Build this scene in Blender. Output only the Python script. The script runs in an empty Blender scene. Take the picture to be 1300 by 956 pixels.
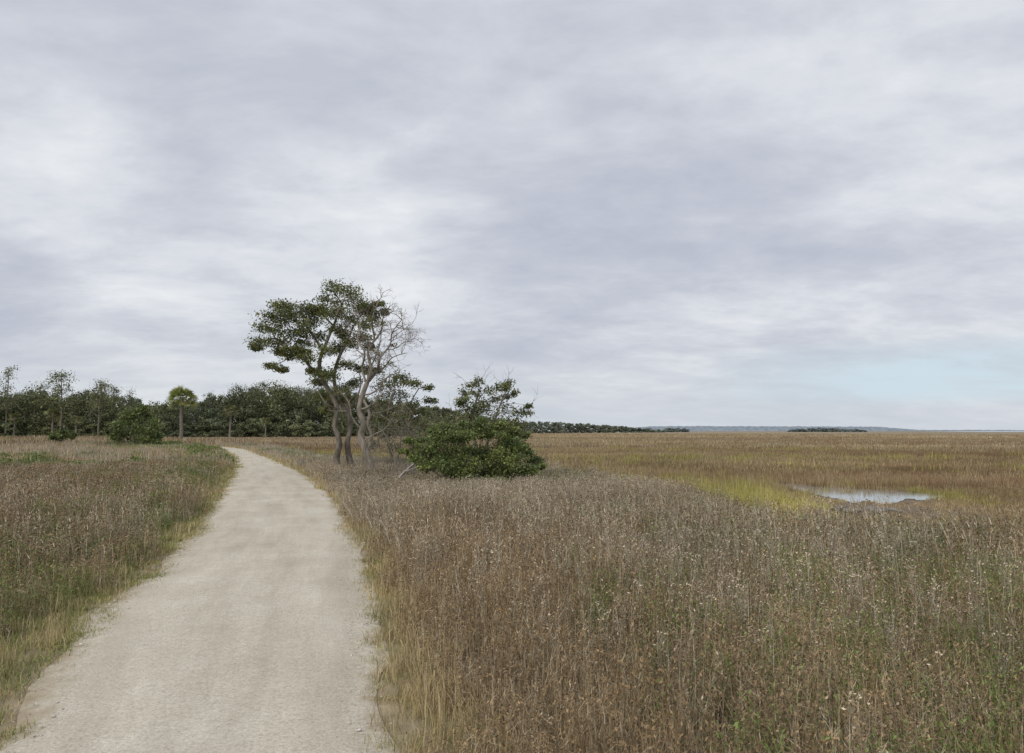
import bpy, math, random
import numpy as np
R=math.radians
rng=np.random.default_rng(7); random.seed(7)
scn=bpy.context.scene; COL=scn.collection
F=900.0; H=1.7; PIT=math.atan(69/F); cp,sp=math.cos(PIT),math.sin(PIT)
def ray(px,py):
    u=(px-650)/F; v=(478-py)/F
    return np.array([u, cp-v*sp, sp+v*cp])
def at(px,py,D):
    d=ray(px,py); return np.array([0,0,H])+d*(D/d[1])
def gnd(px,py,z=0.0):
    d=ray(px,py); return np.array([0,0,H])+d*((z-H)/d[2])
# ---------------------------------------------------------------- terrain
EY=[-50,9.3,10.0,10.8,12,18,26,30,35,45,60,80,90,105,400]
EX=[80,60,9.0,5.2,4.2,4.3,2.9,0.8,-5,-12.5,-19,-31,-45,-220,-500]
def edge_x(y): return np.interp(y,EY,EX)
def sstep(t): t=np.clip(t,0,1); return t*t*(3-2*t)
def G(x,y):
    x=np.asarray(x,float); y=np.asarray(y,float)
    s=sstep((x-edge_x(y))/1.4)
    return -0.4*s+0.6*np.exp(-((x+52)**2/900+(y-82)**2/500))
rows=[(956,10,486),(867,68,478),(810,111,473),(765,148,467),(720,211,458),(690,242,450),(650,273,430),(620,291,404),(600,300,377),(585,300,348),(577,293,326)]
pc=[(0.0,-4.0,1.1),(-0.7,0,1.05)]
for py,a,b in rows:
    A=gnd(a,py);B=gnd(b,py); pc.append(((A[0]+B[0])/2,(A[1]+B[1])/2,max(0.95,(B[0]-A[0])/2*0.98)))
pc+=[(-24,61,1.05),(-30,68,1.1),(-38,72.5,1.1),(-47,75,1.1),(-62,77,1.1),(-90,78,1.1)]
pc=np.array(pc)
def smooth_poly(P,n=12):
    out=[]
    for i in range(len(P)-1):
        p0=P[max(i-1,0)];p1=P[i];p2=P[i+1];p3=P[min(i+2,len(P)-1)]
        for k in range(n):
            t=k/n
            out.append(0.5*((2*p1)+(-p0+p2)*t+(2*p0-5*p1+4*p2-p3)*t*t+(-p0+3*p1-3*p2+p3)*t**3))
    out.append(P[-1]); return np.array(out)
PC=smooth_poly(pc,10)
def path_dist(x,y):
    """signed distance beyond path edge (negative on the path), and side (+1 right)"""
    best=np.full(len(x),1e9); side=np.zeros(len(x))
    for i in range(0,len(PC)-2,2):
        a=PC[i];b=PC[i+2] if i+2<len(PC) else PC[-1]
        d=b[:2]-a[:2]; L=d@d
        if L<1e-9: continue
        t=np.clip(((x-a[0])*d[0]+(y-a[1])*d[1])/L,0,1)
        cx=a[0]+t*d[0];cy=a[1]+t*d[1]
        ds=np.hypot(x-cx,y-cy)-(a[2]+t*(b[2]-a[2]))
        cr=(x-a[0])*d[1]-(y-a[1])*d[0]
        m=ds<best; best[m]=ds[m]; side[m]=np.sign(cr[m])
    return best,side
# ---------------------------------------------------------------- mesh helpers
class MB:
    def __init__(s): s.V=[];s.Q=[];s.T=[];s.C=[];s.n=0
    def add(s,V,Q=None,T=None,C=None):
        V=np.asarray(V,float).reshape(-1,3)
        if Q is not None and len(Q): s.Q.append(np.asarray(Q,int).reshape(-1,4)+s.n)
        if T is not None and len(T): s.T.append(np.asarray(T,int).reshape(-1,3)+s.n)
        if C is None: C=np.ones((len(V),3))
        C=np.asarray(C,float)
        if C.ndim==1: C=np.tile(C,(len(V),1))
        s.C.append(C); s.V.append(V); s.n+=len(V)
    def mesh(s,name,mat,smooth=False):
        V=np.concatenate(s.V); C=np.concatenate(s.C)
        Q=np.concatenate(s.Q) if s.Q else np.zeros((0,4),int)
        T=np.concatenate(s.T) if s.T else np.zeros((0,3),int)
        me=bpy.data.meshes.new(name)
        me.vertices.add(len(V)); me.vertices.foreach_set('co',V.ravel())
        me.loops.add(Q.size+T.size); me.loops.foreach_set('vertex_index',np.concatenate([Q.ravel(),T.ravel()]).astype(np.int32))
        me.polygons.add(len(Q)+len(T))
        ls=np.concatenate([np.arange(len(Q))*4,Q.size+np.arange(len(T))*3]).astype(np.int32)
        me.polygons.foreach_set('loop_start',ls)
        me.update(calc_edges=True)
        a=me.attributes.new('col','FLOAT_COLOR','POINT')
        a.data.foreach_set('color',np.concatenate([C,np.ones((len(C),1))],1).ravel())
        if smooth: me.polygons.foreach_set('use_smooth',np.ones(len(me.polygons),bool))
        me.materials.append(mat); return me
    def build(s,name,mat,parent=None,smooth=False):
        o=bpy.data.objects.new(name,s.mesh(name,mat,smooth)); COL.objects.link(o)
        if parent: o.parent=parent
        return o
def tag(o,label=None,cat=None,group=None,kind=None):
    if label:o['label']=label
    if cat:o['category']=cat
    if group:o['group']=group
    if kind:o['kind']=kind
    return o
def thing(name,label,cat,loc,group=None):
    o=bpy.data.objects.new(name,None); COL.objects.link(o); o.location=[float(v) for v in loc]; o.empty_display_size=.2
    return tag(o,label,cat,group)
def unit(v): return v/np.maximum(np.linalg.norm(v,axis=-1,keepdims=True),1e-9)
def leaves(mb,P,s,cols,asp=0.45,up=0.0):
    n=len(P); a=unit(rng.normal(size=(n,3))+np.array([0,0,-up])); b=unit(np.cross(a,rng.normal(size=(n,3))))
    s=np.broadcast_to(s,(n,))[:,None]
    V=np.stack([P-a*s,P+b*s*asp,P+a*s,P-b*s*asp],1).reshape(-1,3)
    mb.add(V,np.arange(4*n).reshape(-1,4),None,np.repeat(cols,4,0))
def ribbon(mb,P0,P1,P2,W,C):
    n=len(P0)
    V=np.stack([P0-W,P0+W,P1-W*.8,P1+W*.8,P2],1).reshape(-1,3)
    i=np.arange(n)[:,None]*5
    mb.add(V,i+np.array([0,1,3,2]),i+np.array([2,3,4]),np.repeat(C,5,0))
def tube(mb,pts,rad,sides=7,col=(1,1,1)):
    pts=np.asarray(pts,float); n=len(pts)
    rad=np.interp(np.linspace(0,1,n),np.linspace(0,1,len(rad)),rad)
    T=unit(np.gradient(pts,axis=0)); ref=np.array([0.3,0.9,0.1]) if abs(T[0][2])>.7 else np.array([0,0,1.])
    A=unit(np.cross(T,ref)); B=np.cross(T,A)
    th=np.arange(sides)*2*math.pi/sides
    V=pts[:,None,:]+rad[:,None,None]*(A[:,None,:]*np.cos(th)[None,:,None]+B[:,None,:]*np.sin(th)[None,:,None])
    Q=[]
    for i in range(n-1):
        for k in range(sides):
            Q.append((i*sides+k,i*sides+(k+1)%sides,(i+1)*sides+(k+1)%sides,(i+1)*sides+k))
    V=V.reshape(-1,3); V=np.concatenate([V,[pts[-1]+T[-1]*rad[-1]]]); e=len(V)-1
    Tt=[((n-1)*sides+k,(n-1)*sides+(k+1)%sides,e) for k in range(sides)]
    c=np.tile(np.array(col),(len(V),1))*rng.uniform(.85,1.12,(len(V),1))
    mb.add(V,Q,Tt,c)
def spl(P,n=5):
    P=np.asarray(P,float); return smooth_poly(P,n) if len(P)>2 else P
def grow(mb,p,d,L,r,depth,spread=.6,col=(1,1,1),tips=None,up=.15,wob=.16):
    nseg=4; pts=[p]; q=p.copy(); dd=d.copy()
    for i in range(nseg):
        dd=unit(dd+rng.normal(size=3)*wob+np.array([0,0,up*.25])); q=q+dd*L/nseg; pts.append(q)
    tube(mb,pts,[r,r*.45],4 if r<.02 else 6,col)
    if depth<=0:
        if tips is not None: tips.append(q)
        return
    for k in range(rng.integers(3,5)):
        f=rng.uniform(.35,1); j=min(nseg,int(f*nseg)+1)
        nd=unit(unit(pts[j]-pts[j-1])+rng.normal(size=3)*spread*np.array([1,.8,1]))
        grow(mb,np.array(pts[j]),nd,L*rng.uniform(.5,.8),max(r*.5,.0035),depth-1,spread,col,tips,up,wob)
# ---------------------------------------------------------------- materials
def nodes(name):
    m=bpy.data.materials.new(name); m.use_nodes=True; nt=m.node_tree; nt.nodes.clear()
    return m,nt,nt.nodes.new,nt.links.new
def ramp(N,stops):
    r=N('ShaderNodeValToRGB'); e=r.color_ramp.elements
    while len(e)<len(stops): e.new(.5)
    for x,(p,c) in zip(e,stops): x.position=p; x.color=(*c,1)
    return r
def veg(name,transl=.25,tint=((.72,.74,.8),(1.22,1.18,1.05)),scale=.5,tint2=None,scale2=.06,rough=.7,spec=.2):
    m,nt,N,L=nodes(name)
    at_=N('ShaderNodeAttribute'); at_.attribute_name='col'
    g=N('ShaderNodeNewGeometry')
    no=N('ShaderNodeTexNoise'); no.inputs['Scale'].default_value=scale; no.inputs['Detail'].default_value=3
    L(g.outputs['Position'],no.inputs['Vector'])
    r=ramp(N,[(.3,tint[0]),(.7,tint[1])]); L(no.outputs['Fac'],r.inputs['Fac'])
    mx=N('ShaderNodeMix'); mx.data_type='RGBA'; mx.blend_type='MULTIPLY'; mx.inputs[0].default_value=1
    L(at_.outputs['Color'],mx.inputs[6]); L(r.outputs['Color'],mx.inputs[7]); out=mx.outputs[2]
    if tint2:
        mp=N('ShaderNodeMapping'); mp.inputs['Scale'].default_value=(.35,1.6,1)
        n2=N('ShaderNodeTexNoise'); n2.inputs['Scale'].default_value=scale2; n2.inputs['Detail'].default_value=4
        L(g.outputs['Position'],mp.inputs['Vector']); L(mp.outputs['Vector'],n2.inputs['Vector'])
        r2=ramp(N,tint2); L(n2.outputs['Fac'],r2.inputs['Fac'])
        m2=N('ShaderNodeMix'); m2.data_type='RGBA'; m2.blend_type='MULTIPLY'; m2.inputs[0].default_value=1
        L(out,m2.inputs[6]); L(r2.outputs['Color'],m2.inputs[7]); out=m2.outputs[2]
    o=N('ShaderNodeOutputMaterial')
    if transl<=0:
        d=N('ShaderNodeBsdfDiffuse'); L(out,d.inputs['Color']); L(d.outputs[0],o.inputs['Surface']); return m
    d=N('ShaderNodeBsdfPrincipled'); d.inputs['Roughness'].default_value=rough; d.inputs['Specular IOR Level'].default_value=spec
    t=N('ShaderNodeBsdfTranslucent'); L(out,d.inputs['Base Color']); L(out,t.inputs['Color'])
    s=N('ShaderNodeMixShader'); s.inputs[0].default_value=transl
    L(d.outputs[0],s.inputs[1]); L(t.outputs[0],s.inputs[2])
    L(s.outputs[0],o.inputs['Surface']); return m
def bark(name,c1,c2,scale=9,bump=.5):
    m,nt,N,L=nodes(name)
    tc=N('ShaderNodeTexCoord'); mp=N('ShaderNodeMapping'); mp.inputs['Scale'].default_value=(1,1,.25)
    no=N('ShaderNodeTexNoise'); no.inputs['Scale'].default_value=scale; no.inputs['Detail'].default_value=8; no.inputs['Roughness'].default_value=.7
    L(tc.outputs['Object'],mp.inputs['Vector']); L(mp.outputs['Vector'],no.inputs['Vector'])
    r=ramp(N,[(.35,c1),(.68,c2)]); L(no.outputs['Fac'],r.inputs['Fac'])
    at_=N('ShaderNodeAttribute'); at_.attribute_name='col'
    mx=N('ShaderNodeMix'); mx.data_type='RGBA'; mx.blend_type='MULTIPLY'; mx.inputs[0].default_value=1
    L(r.outputs['Color'],mx.inputs[6]); L(at_.outputs['Color'],mx.inputs[7])
    b=N('ShaderNodeBump'); b.inputs['Strength'].default_value=bump; b.inputs['Distance'].default_value=.03; L(no.outputs['Fac'],b.inputs['Height'])
    d=N('ShaderNodeBsdfPrincipled'); d.inputs['Roughness'].default_value=.85; d.inputs['Specular IOR Level'].default_value=.2
    L(mx.outputs[2],d.inputs['Base Color']); L(b.outputs[0],d.inputs['Normal'])
    o=N('ShaderNodeOutputMaterial'); L(d.outputs[0],o.inputs['Surface']); return m
def plain(name,c,rough=.8,nz=.15,scale=6):
    m,nt,N,L=nodes(name)
    tc=N('ShaderNodeTexCoord'); no=N('ShaderNodeTexNoise'); no.inputs['Scale'].default_value=scale; L(tc.outputs['Object'],no.inputs['Vector'])
    r=ramp(N,[(.35,tuple(v*(1-nz) for v in c)),(.68,tuple(v*(1+nz) for v in c))]); L(no.outputs['Fac'],r.inputs['Fac'])
    d=N('ShaderNodeBsdfPrincipled'); d.inputs['Roughness'].default_value=rough; L(r.outputs['Color'],d.inputs['Base Color'])
    o=N('ShaderNodeOutputMaterial'); L(d.outputs[0],o.inputs['Surface']); return m
M_dry=veg('dry_stalks',0,((.78,.76,.72),(1.2,1.17,1.11)),.7,[(.35,(.92,.91,.88)),(.65,(1.10,1.06,.98))],.15)
M_gold=veg('marsh_gold',0,((.80,.78,.76),(1.16,1.15,1.14)),.16,[(.34,(.70,.67,.68)),(.44,(.93,.90,.88)),(.52,(.90,.91,.85)),(.64,(1.16,1.14,1.08))],.045)
M_verge=veg('verge_straw',.2,((.82,.85,.78),(1.15,1.1,1.0)),1.1)
M_leaf=veg('evergreen_leaf',.25,((.8,.85,.85),(1.25,1.2,1.0)),.9,rough=.5,spec=.4)
M_far=veg('far_leaf',0,((.75,.8,.85),(1.2,1.15,1.0)),.05)
M_bark=bark('dark_bark',(.115,.095,.075),(.29,.255,.21))
M_pale=bark('weathered_wood',(.185,.16,.13),(.39,.345,.285))
M_tw=bark('grey_twig',(.16,.145,.125),(.33,.305,.265))
M_palmt=bark('palm_trunk_bark',(.14,.12,.10),(.30,.26,.22))
# ---------------------------------------------------------------- ground
def axis(a,b,n,k=1.5): return k*np.sinh(np.linspace(math.asinh(a/k),math.asinh(b/k),n))
gx=axis(-9000,9000,520); gy=axis(-40,9000,420)
XX,YY=np.meshgrid(gx,gy); x=XX.ravel();y=YY.ravel(); z=G(x,y)
soil=np.array([.17,.14,.10]); goldg=np.array([.33,.265,.18]); mud=np.array([.22,.175,.125]); farc=np.array([.32,.27,.19])
C=np.tile(soil,(len(x),1))
s=sstep((x-edge_x(y))/1.2)[:,None]; C=C*(1-s)+np.array([.20,.15,.095])*s
D=np.hypot(x,y); f=sstep((D-50)/110)[:,None]; C=C*(1-f)+goldg*f
f=sstep((D-260)/500)[:,None]; C=C*(1-f)+farc*f
wm=np.clip(1.6-np.sqrt(((x-10.6)/4.6)**2+((y-21.5)/5.6)**2),0,1)[:,None]; wm=sstep(wm*1.8); C=C*(1-wm)+mud*wm
nr=(np.abs(x)<120)&(y<110); dd_,_=path_dist(x[nr],y[nr]); lit=np.clip(1.1-dd_/.6,0,1)[:,None]; C[nr]=C[nr]*(1-lit)+np.array([.39,.32,.215])*lit
ny,nx=XX.shape; I=np.arange(nx*ny).reshape(ny,nx)
Q=np.stack([I[:-1,:-1],I[:-1,1:],I[1:,1:],I[1:,:-1]],-1).reshape(-1,4)
mb=MB(); mb.add(np.stack([x,y,z],1),Q,None,C)
def ground_mat():
    m,nt,N,L=nodes('marsh_ground')
    at_=N('ShaderNodeAttribute'); at_.attribute_name='col'; g=N('ShaderNodeNewGeometry')
    mp=N('ShaderNodeMapping'); mp.inputs['Scale'].default_value=(.003,.02,.02)
    n1=N('ShaderNodeTexNoise'); n1.inputs['Scale'].default_value=1; n1.inputs['Detail'].default_value=5; n1.inputs['Roughness'].default_value=.55
    L(g.outputs['Position'],mp.inputs['Vector']); L(mp.outputs['Vector'],n1.inputs['Vector'])
    r=ramp(N,[(.3,(.70,.68,.70)),(.5,(1,.98,.95)),(.7,(1.25,1.2,1.12))]); L(n1.outputs['Fac'],r.inputs['Fac'])
    n2=N('ShaderNodeTexNoise'); n2.inputs['Scale'].default_value=5; n2.inputs['Detail'].default_value=8; L(g.outputs['Position'],n2.inputs['Vector'])
    r2=ramp(N,[(.3,(.7,.7,.7)),(.7,(1.3,1.3,1.3))]); L(n2.outputs['Fac'],r2.inputs['Fac'])
    a=N('ShaderNodeMix'); a.data_type='RGBA'; a.blend_type='MULTIPLY'; a.inputs[0].default_value=1
    b=N('ShaderNodeMix'); b.data_type='RGBA'; b.blend_type='MULTIPLY'; b.inputs[0].default_value=1
    L(at_.outputs['Color'],a.inputs[6]); L(r.outputs['Color'],a.inputs[7]); L(a.outputs[2],b.inputs[6]); L(r2.outputs['Color'],b.inputs[7])
    bp=N('ShaderNodeBump'); bp.inputs['Strength'].default_value=.4; bp.inputs['Distance'].default_value=.02; L(n2.outputs['Fac'],bp.inputs['Height'])
    d=N('ShaderNodeBsdfPrincipled'); d.inputs['Roughness'].default_value=.95; d.inputs['Specular IOR Level'].default_value=.1
    L(b.outputs[2],d.inputs['Base Color']); L(bp.outputs[0],d.inputs['Normal'])
    o=N('ShaderNodeOutputMaterial'); L(d.outputs[0],o.inputs['Surface']); return m
tag(mb.build('ground',ground_mat(),smooth=True),kind='structure')
# ---------------------------------------------------------------- path
def path_mat():
    m,nt,N,L=nodes('shell_path')
    g=N('ShaderNodeNewGeometry'); at_=N('ShaderNodeAttribute'); at_.attribute_name='col'
    sp_=N('ShaderNodeSeparateColor'); L(at_.outputs['Color'],sp_.inputs[0])
    def noise(sc,de,ro=.6,vec=None):
        n=N('ShaderNodeTexNoise'); n.inputs['Scale'].default_value=sc; n.inputs['Detail'].default_value=de; n.inputs['Roughness'].default_value=ro; L(vec or g.outputs['Position'],n.inputs['Vector']); return n
    def mix(a,b,f=1,bt='MULTIPLY'):
        x=N('ShaderNodeMix'); x.data_type='RGBA'; x.blend_type=bt
        if isinstance(f,(int,float)): x.inputs[0].default_value=f
        else: L(f,x.inputs[0])
        L(a,x.inputs[6])
        if isinstance(b,tuple): x.inputs[7].default_value=(*b,1)
        else: L(b,x.inputs[7])
        return x.outputs[2]
    n1=noise(.9,7,.65); r1=ramp(N,[(.3,(.55,.49,.39)),(.52,(.61,.555,.455)),(.72,(.67,.62,.525))]); L(n1.outputs['Fac'],r1.inputs['Fac'])
    n2=noise(55,5,.9); r2=ramp(N,[(.34,(.40,.38,.34)),(.45,(.89,.89,.88)),(.55,(1.04,1.04,1.04)),(.68,(1.45,1.45,1.45))]); L(n2.outputs['Fac'],r2.inputs['Fac'])
    n3=noise(14,8,.8); r3=ramp(N,[(.35,(.92,.915,.90)),(.65,(1.06,1.06,1.06))]); L(n3.outputs['Fac'],r3.inputs['Fac'])
    cb=N('ShaderNodeCombineXYZ'); L(sp_.outputs[1],cb.inputs[0]); L(sp_.outputs[2],cb.inputs[1])
    nw=noise(1.0,5,.6,cb.outputs[0]); rw=ramp(N,[(.32,(.86,.845,.82)),(.5,(.98,.98,.98)),(.68,(1.08,1.08,1.08))]); L(nw.outputs['Fac'],rw.inputs['Fac'])
    c=mix(mix(mix(r1.outputs['Color'],r2.outputs['Color'],.85),r3.outputs['Color']),rw.outputs['Color'])
    n4=noise(4.5,8,.75)
    su=N('ShaderNodeMath'); su.operation='MULTIPLY_ADD'; su.inputs[1].default_value=1.6; su.inputs[2].default_value=-.8; L(n4.outputs['Fac'],su.inputs[0])
    ad=N('ShaderNodeMath'); ad.operation='ADD'; L(sp_.outputs[0],ad.inputs[0]); L(su.outputs[0],ad.inputs[1])
    r4=ramp(N,[(.62,(0,0,0)),(1.0,(.85,.85,.85))]); L(ad.outputs[0],r4.inputs['Fac'])
    c=mix(c,(.40,.32,.215),r4.outputs['Color'],'MIX')
    bp=N('ShaderNodeBump'); bp.inputs['Strength'].default_value=.5; bp.inputs['Distance'].default_value=.006; L(n2.outputs['Fac'],bp.inputs['Height'])
    d=N('ShaderNodeBsdfPrincipled'); d.inputs['Roughness'].default_value=.95; d.inputs['Specular IOR Level'].default_value=.15
    L(c,d.inputs['Base Color']); L(bp.outputs[0],d.inputs['Normal'])
    o=N('ShaderNodeOutputMaterial'); L(d.outputs[0],o.inputs['Surface']); return m
PF=smooth_poly(pc,26); T=unit(np.gradient(PF[:,:2],axis=0)); Nn=np.stack([T[:,1],-T[:,0]],1)
na=17; ws=np.linspace(-1,1,na); S_=np.concatenate([[0],np.cumsum(np.linalg.norm(np.diff(PF[:,:2],axis=0),axis=1))])
wobL=.04*np.sin(S_*4.1)+.04*np.sin(S_*1.7+1); wobR=.04*np.sin(S_*3.3+2)+.04*np.sin(S_*1.3)
V=[];C=[]
for j,w in enumerate(ws):
    hw=PF[:,2]+.08+np.where(w<0,wobL,wobR)
    p=PF[:,:2]+Nn*(w*hw)[:,None]
    z=G(p[:,0],p[:,1])+.045-.035*w**4
    V.append(np.stack([p[:,0],p[:,1],z],1)); e=max(0,(abs(w)-.5)/.5)*(1.0 if w<0 else .8)
    C.append(np.stack([np.full(len(PF),e),np.full(len(PF),w*3.2),S_*.28],1))
V=np.stack(V,1).reshape(-1,3);C=np.stack(C,1).reshape(-1,3)
I=np.arange(len(V)).reshape(len(PF),na); Q=np.stack([I[:-1,:-1],I[:-1,1:],I[1:,1:],I[1:,:-1]],-1).reshape(-1,4)
mb=MB(); mb.add(V,Q,None,C); tag(mb.build('path',path_mat(),smooth=True),kind='structure')
# ---------------------------------------------------------------- water
def water_mat():
    m,nt,N,L=nodes('still_water'); g=N('ShaderNodeNewGeometry')
    n=N('ShaderNodeTexNoise'); n.inputs['Scale'].default_value=5; n.inputs['Detail'].default_value=4; L(g.outputs['Position'],n.inputs['Vector'])
    b=N('ShaderNodeBump'); b.inputs['Strength'].default_value=.12; b.inputs['Distance'].default_value=.02; L(n.outputs['Fac'],b.inputs['Height'])
    d=N('ShaderNodeBsdfPrincipled'); d.inputs['Base Color'].default_value=(.28,.27,.25,1); d.inputs['Roughness'].default_value=.08; d.inputs['IOR'].default_value=1.5
    d.inputs['Specular IOR Level'].default_value=1.0; L(b.outputs[0],d.inputs['Normal']); o=N('ShaderNodeOutputMaterial'); L(d.outputs[0],o.inputs['Surface']); return m
MW=water_mat()
px_w=np.arange(966,1204,3.0)
top_w=np.interp(px_w,[966,985,1010,1035,1062,1090,1125,1155,1180,1203],[616,613.5,614,618,617.5,621,621.5,625,627,630])
bot_w=np.interp(px_w,[966,985,1000,1022,1040,1062,1085,1104,1118,1140,1150,1172,1190,1203],[616.6,618,620,625,629,633,639,636,640,638,633,635,633,630.6])
jit=rng.normal(size=len(px_w))*.5; top_w=top_w+jit*.5; bot_w=np.maximum(bot_w+rng.normal(size=len(px_w))*.6,top_w+.4)
Tw=np.array([gnd(a,b,-.385) for a,b in zip(px_w,top_w)]); Bw=np.array([gnd(a,b,-.385) for a,b in zip(px_w,bot_w)])
mb=MB(); m_=len(px_w); mb.add(np.vstack([Tw,Bw]),[(i,m_+i,m_+i+1,i+1) for i in range(m_-1)]); tag(mb.build('pond_water',MW),kind='structure')
wps=np.vstack([Tw,Bw[::-1]])
mb=MB(); mb.add([(1000,1500,-.37),(1250,1500,-.37),(4200,5200,-.37),(2950,5200,-.37)],[(0,1,2,3)]); tag(mb.build('distant_water',MW),kind='structure')
def in_poly(x,y,P,grow_=1.0):
    c=P[:,:2].mean(0); P2=c+(P[:,:2]-c)*grow_; ins=np.zeros(len(x),bool); j=len(P2)-1
    for i in range(len(P2)):
        xi,yi=P2[i];xj,yj=P2[j]
        ins^=((yi>y)!=(yj>y))&(x<(xj-xi)*(y-yi)/(yj-yi+1e-12)+xi); j=i
    return ins
# ---------------------------------------------------------------- tufts
def pick(cols,n,p=None,amt=.22):
    cols=np.array(cols); return np.clip(cols[rng.choice(len(cols),n,p=p)]*(1+rng.uniform(-amt,amt,(n,1))),.004,.9)
def tuft(name,mat,n,rad,h,w,lean,cols,p=None,seeds=0,seedcol=(.20,.15,.10),seedsz=.009,twigs=0,leafn=0,leafcol=(.17,.23,.085),leafsz=.016,arc=.45):
    mb=MB()
    a=rng.uniform(0,2*math.pi,n); r=rad*np.sqrt(rng.uniform(0,1,n)); P0=np.stack([r*np.cos(a),r*np.sin(a),np.zeros(n)],1)
    hh=rng.uniform(h[0],h[1],n); th=rng.uniform(0,2*math.pi,n); l=np.abs(rng.normal(size=n))*lean*hh
    Lv=np.stack([np.cos(th)*l,np.sin(th)*l,np.zeros(n)],1); Z=np.array([0,0,1.])
    P1=P0+Lv*.3+Z*(hh*.55)[:,None]; P2=P0+Lv+Z*(hh-l*arc*.4)[:,None]
    ph=rng.uniform(0,math.pi,n); W=np.stack([np.cos(ph),np.sin(ph),np.zeros(n)],1)*w/2*rng.uniform(.7,1.3,(n,1))
    C=pick(cols,n,p,.40); ribbon(mb,P0,P1,P2,W,C)
    if twigs:
        k=np.repeat(np.arange(n),twigs); f=rng.uniform(.3,.95,len(k))[:,None]
        S=np.where(f<.55,P0[k]+(P1[k]-P0[k])*(f/.55),P1[k]+(P2[k]-P1[k])*((f-.55)/.45))
        d=unit(rng.normal(size=(len(k),3))*np.array([1,1,.35])+np.array([0,0,1.2]))*rng.uniform(.03,.10,(len(k),1))*(h[1]/.6)
        ribbon(mb,S,S+d*.5+rng.normal(size=(len(k),3))*.004,S+d,W[k]*.8,C[k]*.95)
        if seeds:
            kk=rng.uniform(size=len(k))<.7; leaves(mb,(S+d)[kk],seedsz*rng.uniform(.6,1.25,kk.sum()),pick([seedcol,tuple(v*1.5 for v in seedcol)],kk.sum(),amt=.4),.5)
    if seeds:
        k=np.repeat(np.arange(n),seeds); leaves(mb,P2[k]+rng.normal(size=(len(k),3))*seedsz*1.0-np.array([0,0,1])*rng.uniform(0,.06,(len(k),1)),seedsz*rng.uniform(.8,1.5,len(k)),pick([seedcol,tuple(v*1.5 for v in seedcol)],len(k),amt=.4),.5)
    if leafn:
        k=np.repeat(np.arange(n),leafn); f=rng.uniform(.15,1,len(k))[:,None]
        S=np.where(f<.55,P0[k]+(P1[k]-P0[k])*(f/.55),P1[k]+(P2[k]-P1[k])*((f-.55)/.45))
        leaves(mb,S+rng.normal(size=S.shape)*leafsz*.8,leafsz*rng.uniform(.6,1.3,len(k)),pick([leafcol],len(k),amt=.4),.38)
    return bpy.data.objects.new(name,mb.mesh(name,mat))
def K(L_,k): return [tuple(v*k for v in c) for c in L_]
GREY=K([(.56,.495,.40),(.46,.395,.305),(.62,.565,.47),(.49,.41,.29),(.28,.215,.145)],1.02)
PALE=K([(.60,.565,.49),(.64,.605,.54),(.50,.455,.38),(.48,.425,.335)],.92)
TAN=K([(.50,.41,.275),(.41,.325,.205),(.59,.50,.36),(.29,.215,.13),(.48,.42,.32)],.93)
GRN=K([(.26,.29,.12),(.20,.25,.10),(.37,.35,.20),(.46,.41,.30)],1.0)
GOLD=K([(.49,.385,.225),(.42,.32,.185),(.55,.455,.29),(.34,.265,.165),(.45,.39,.26)],.96)
RUST=K([(.38,.27,.165),(.33,.23,.135),(.45,.345,.225),(.29,.215,.14)],.94)
LIME=[(.44,.43,.14),(.36,.38,.12),(.52,.45,.18),(.40,.31,.14),(.44,.42,.15)]
VERG=K([(.60,.49,.29),(.53,.42,.235),(.66,.56,.37),(.42,.40,.19),(.35,.36,.15)],.97)
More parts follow.
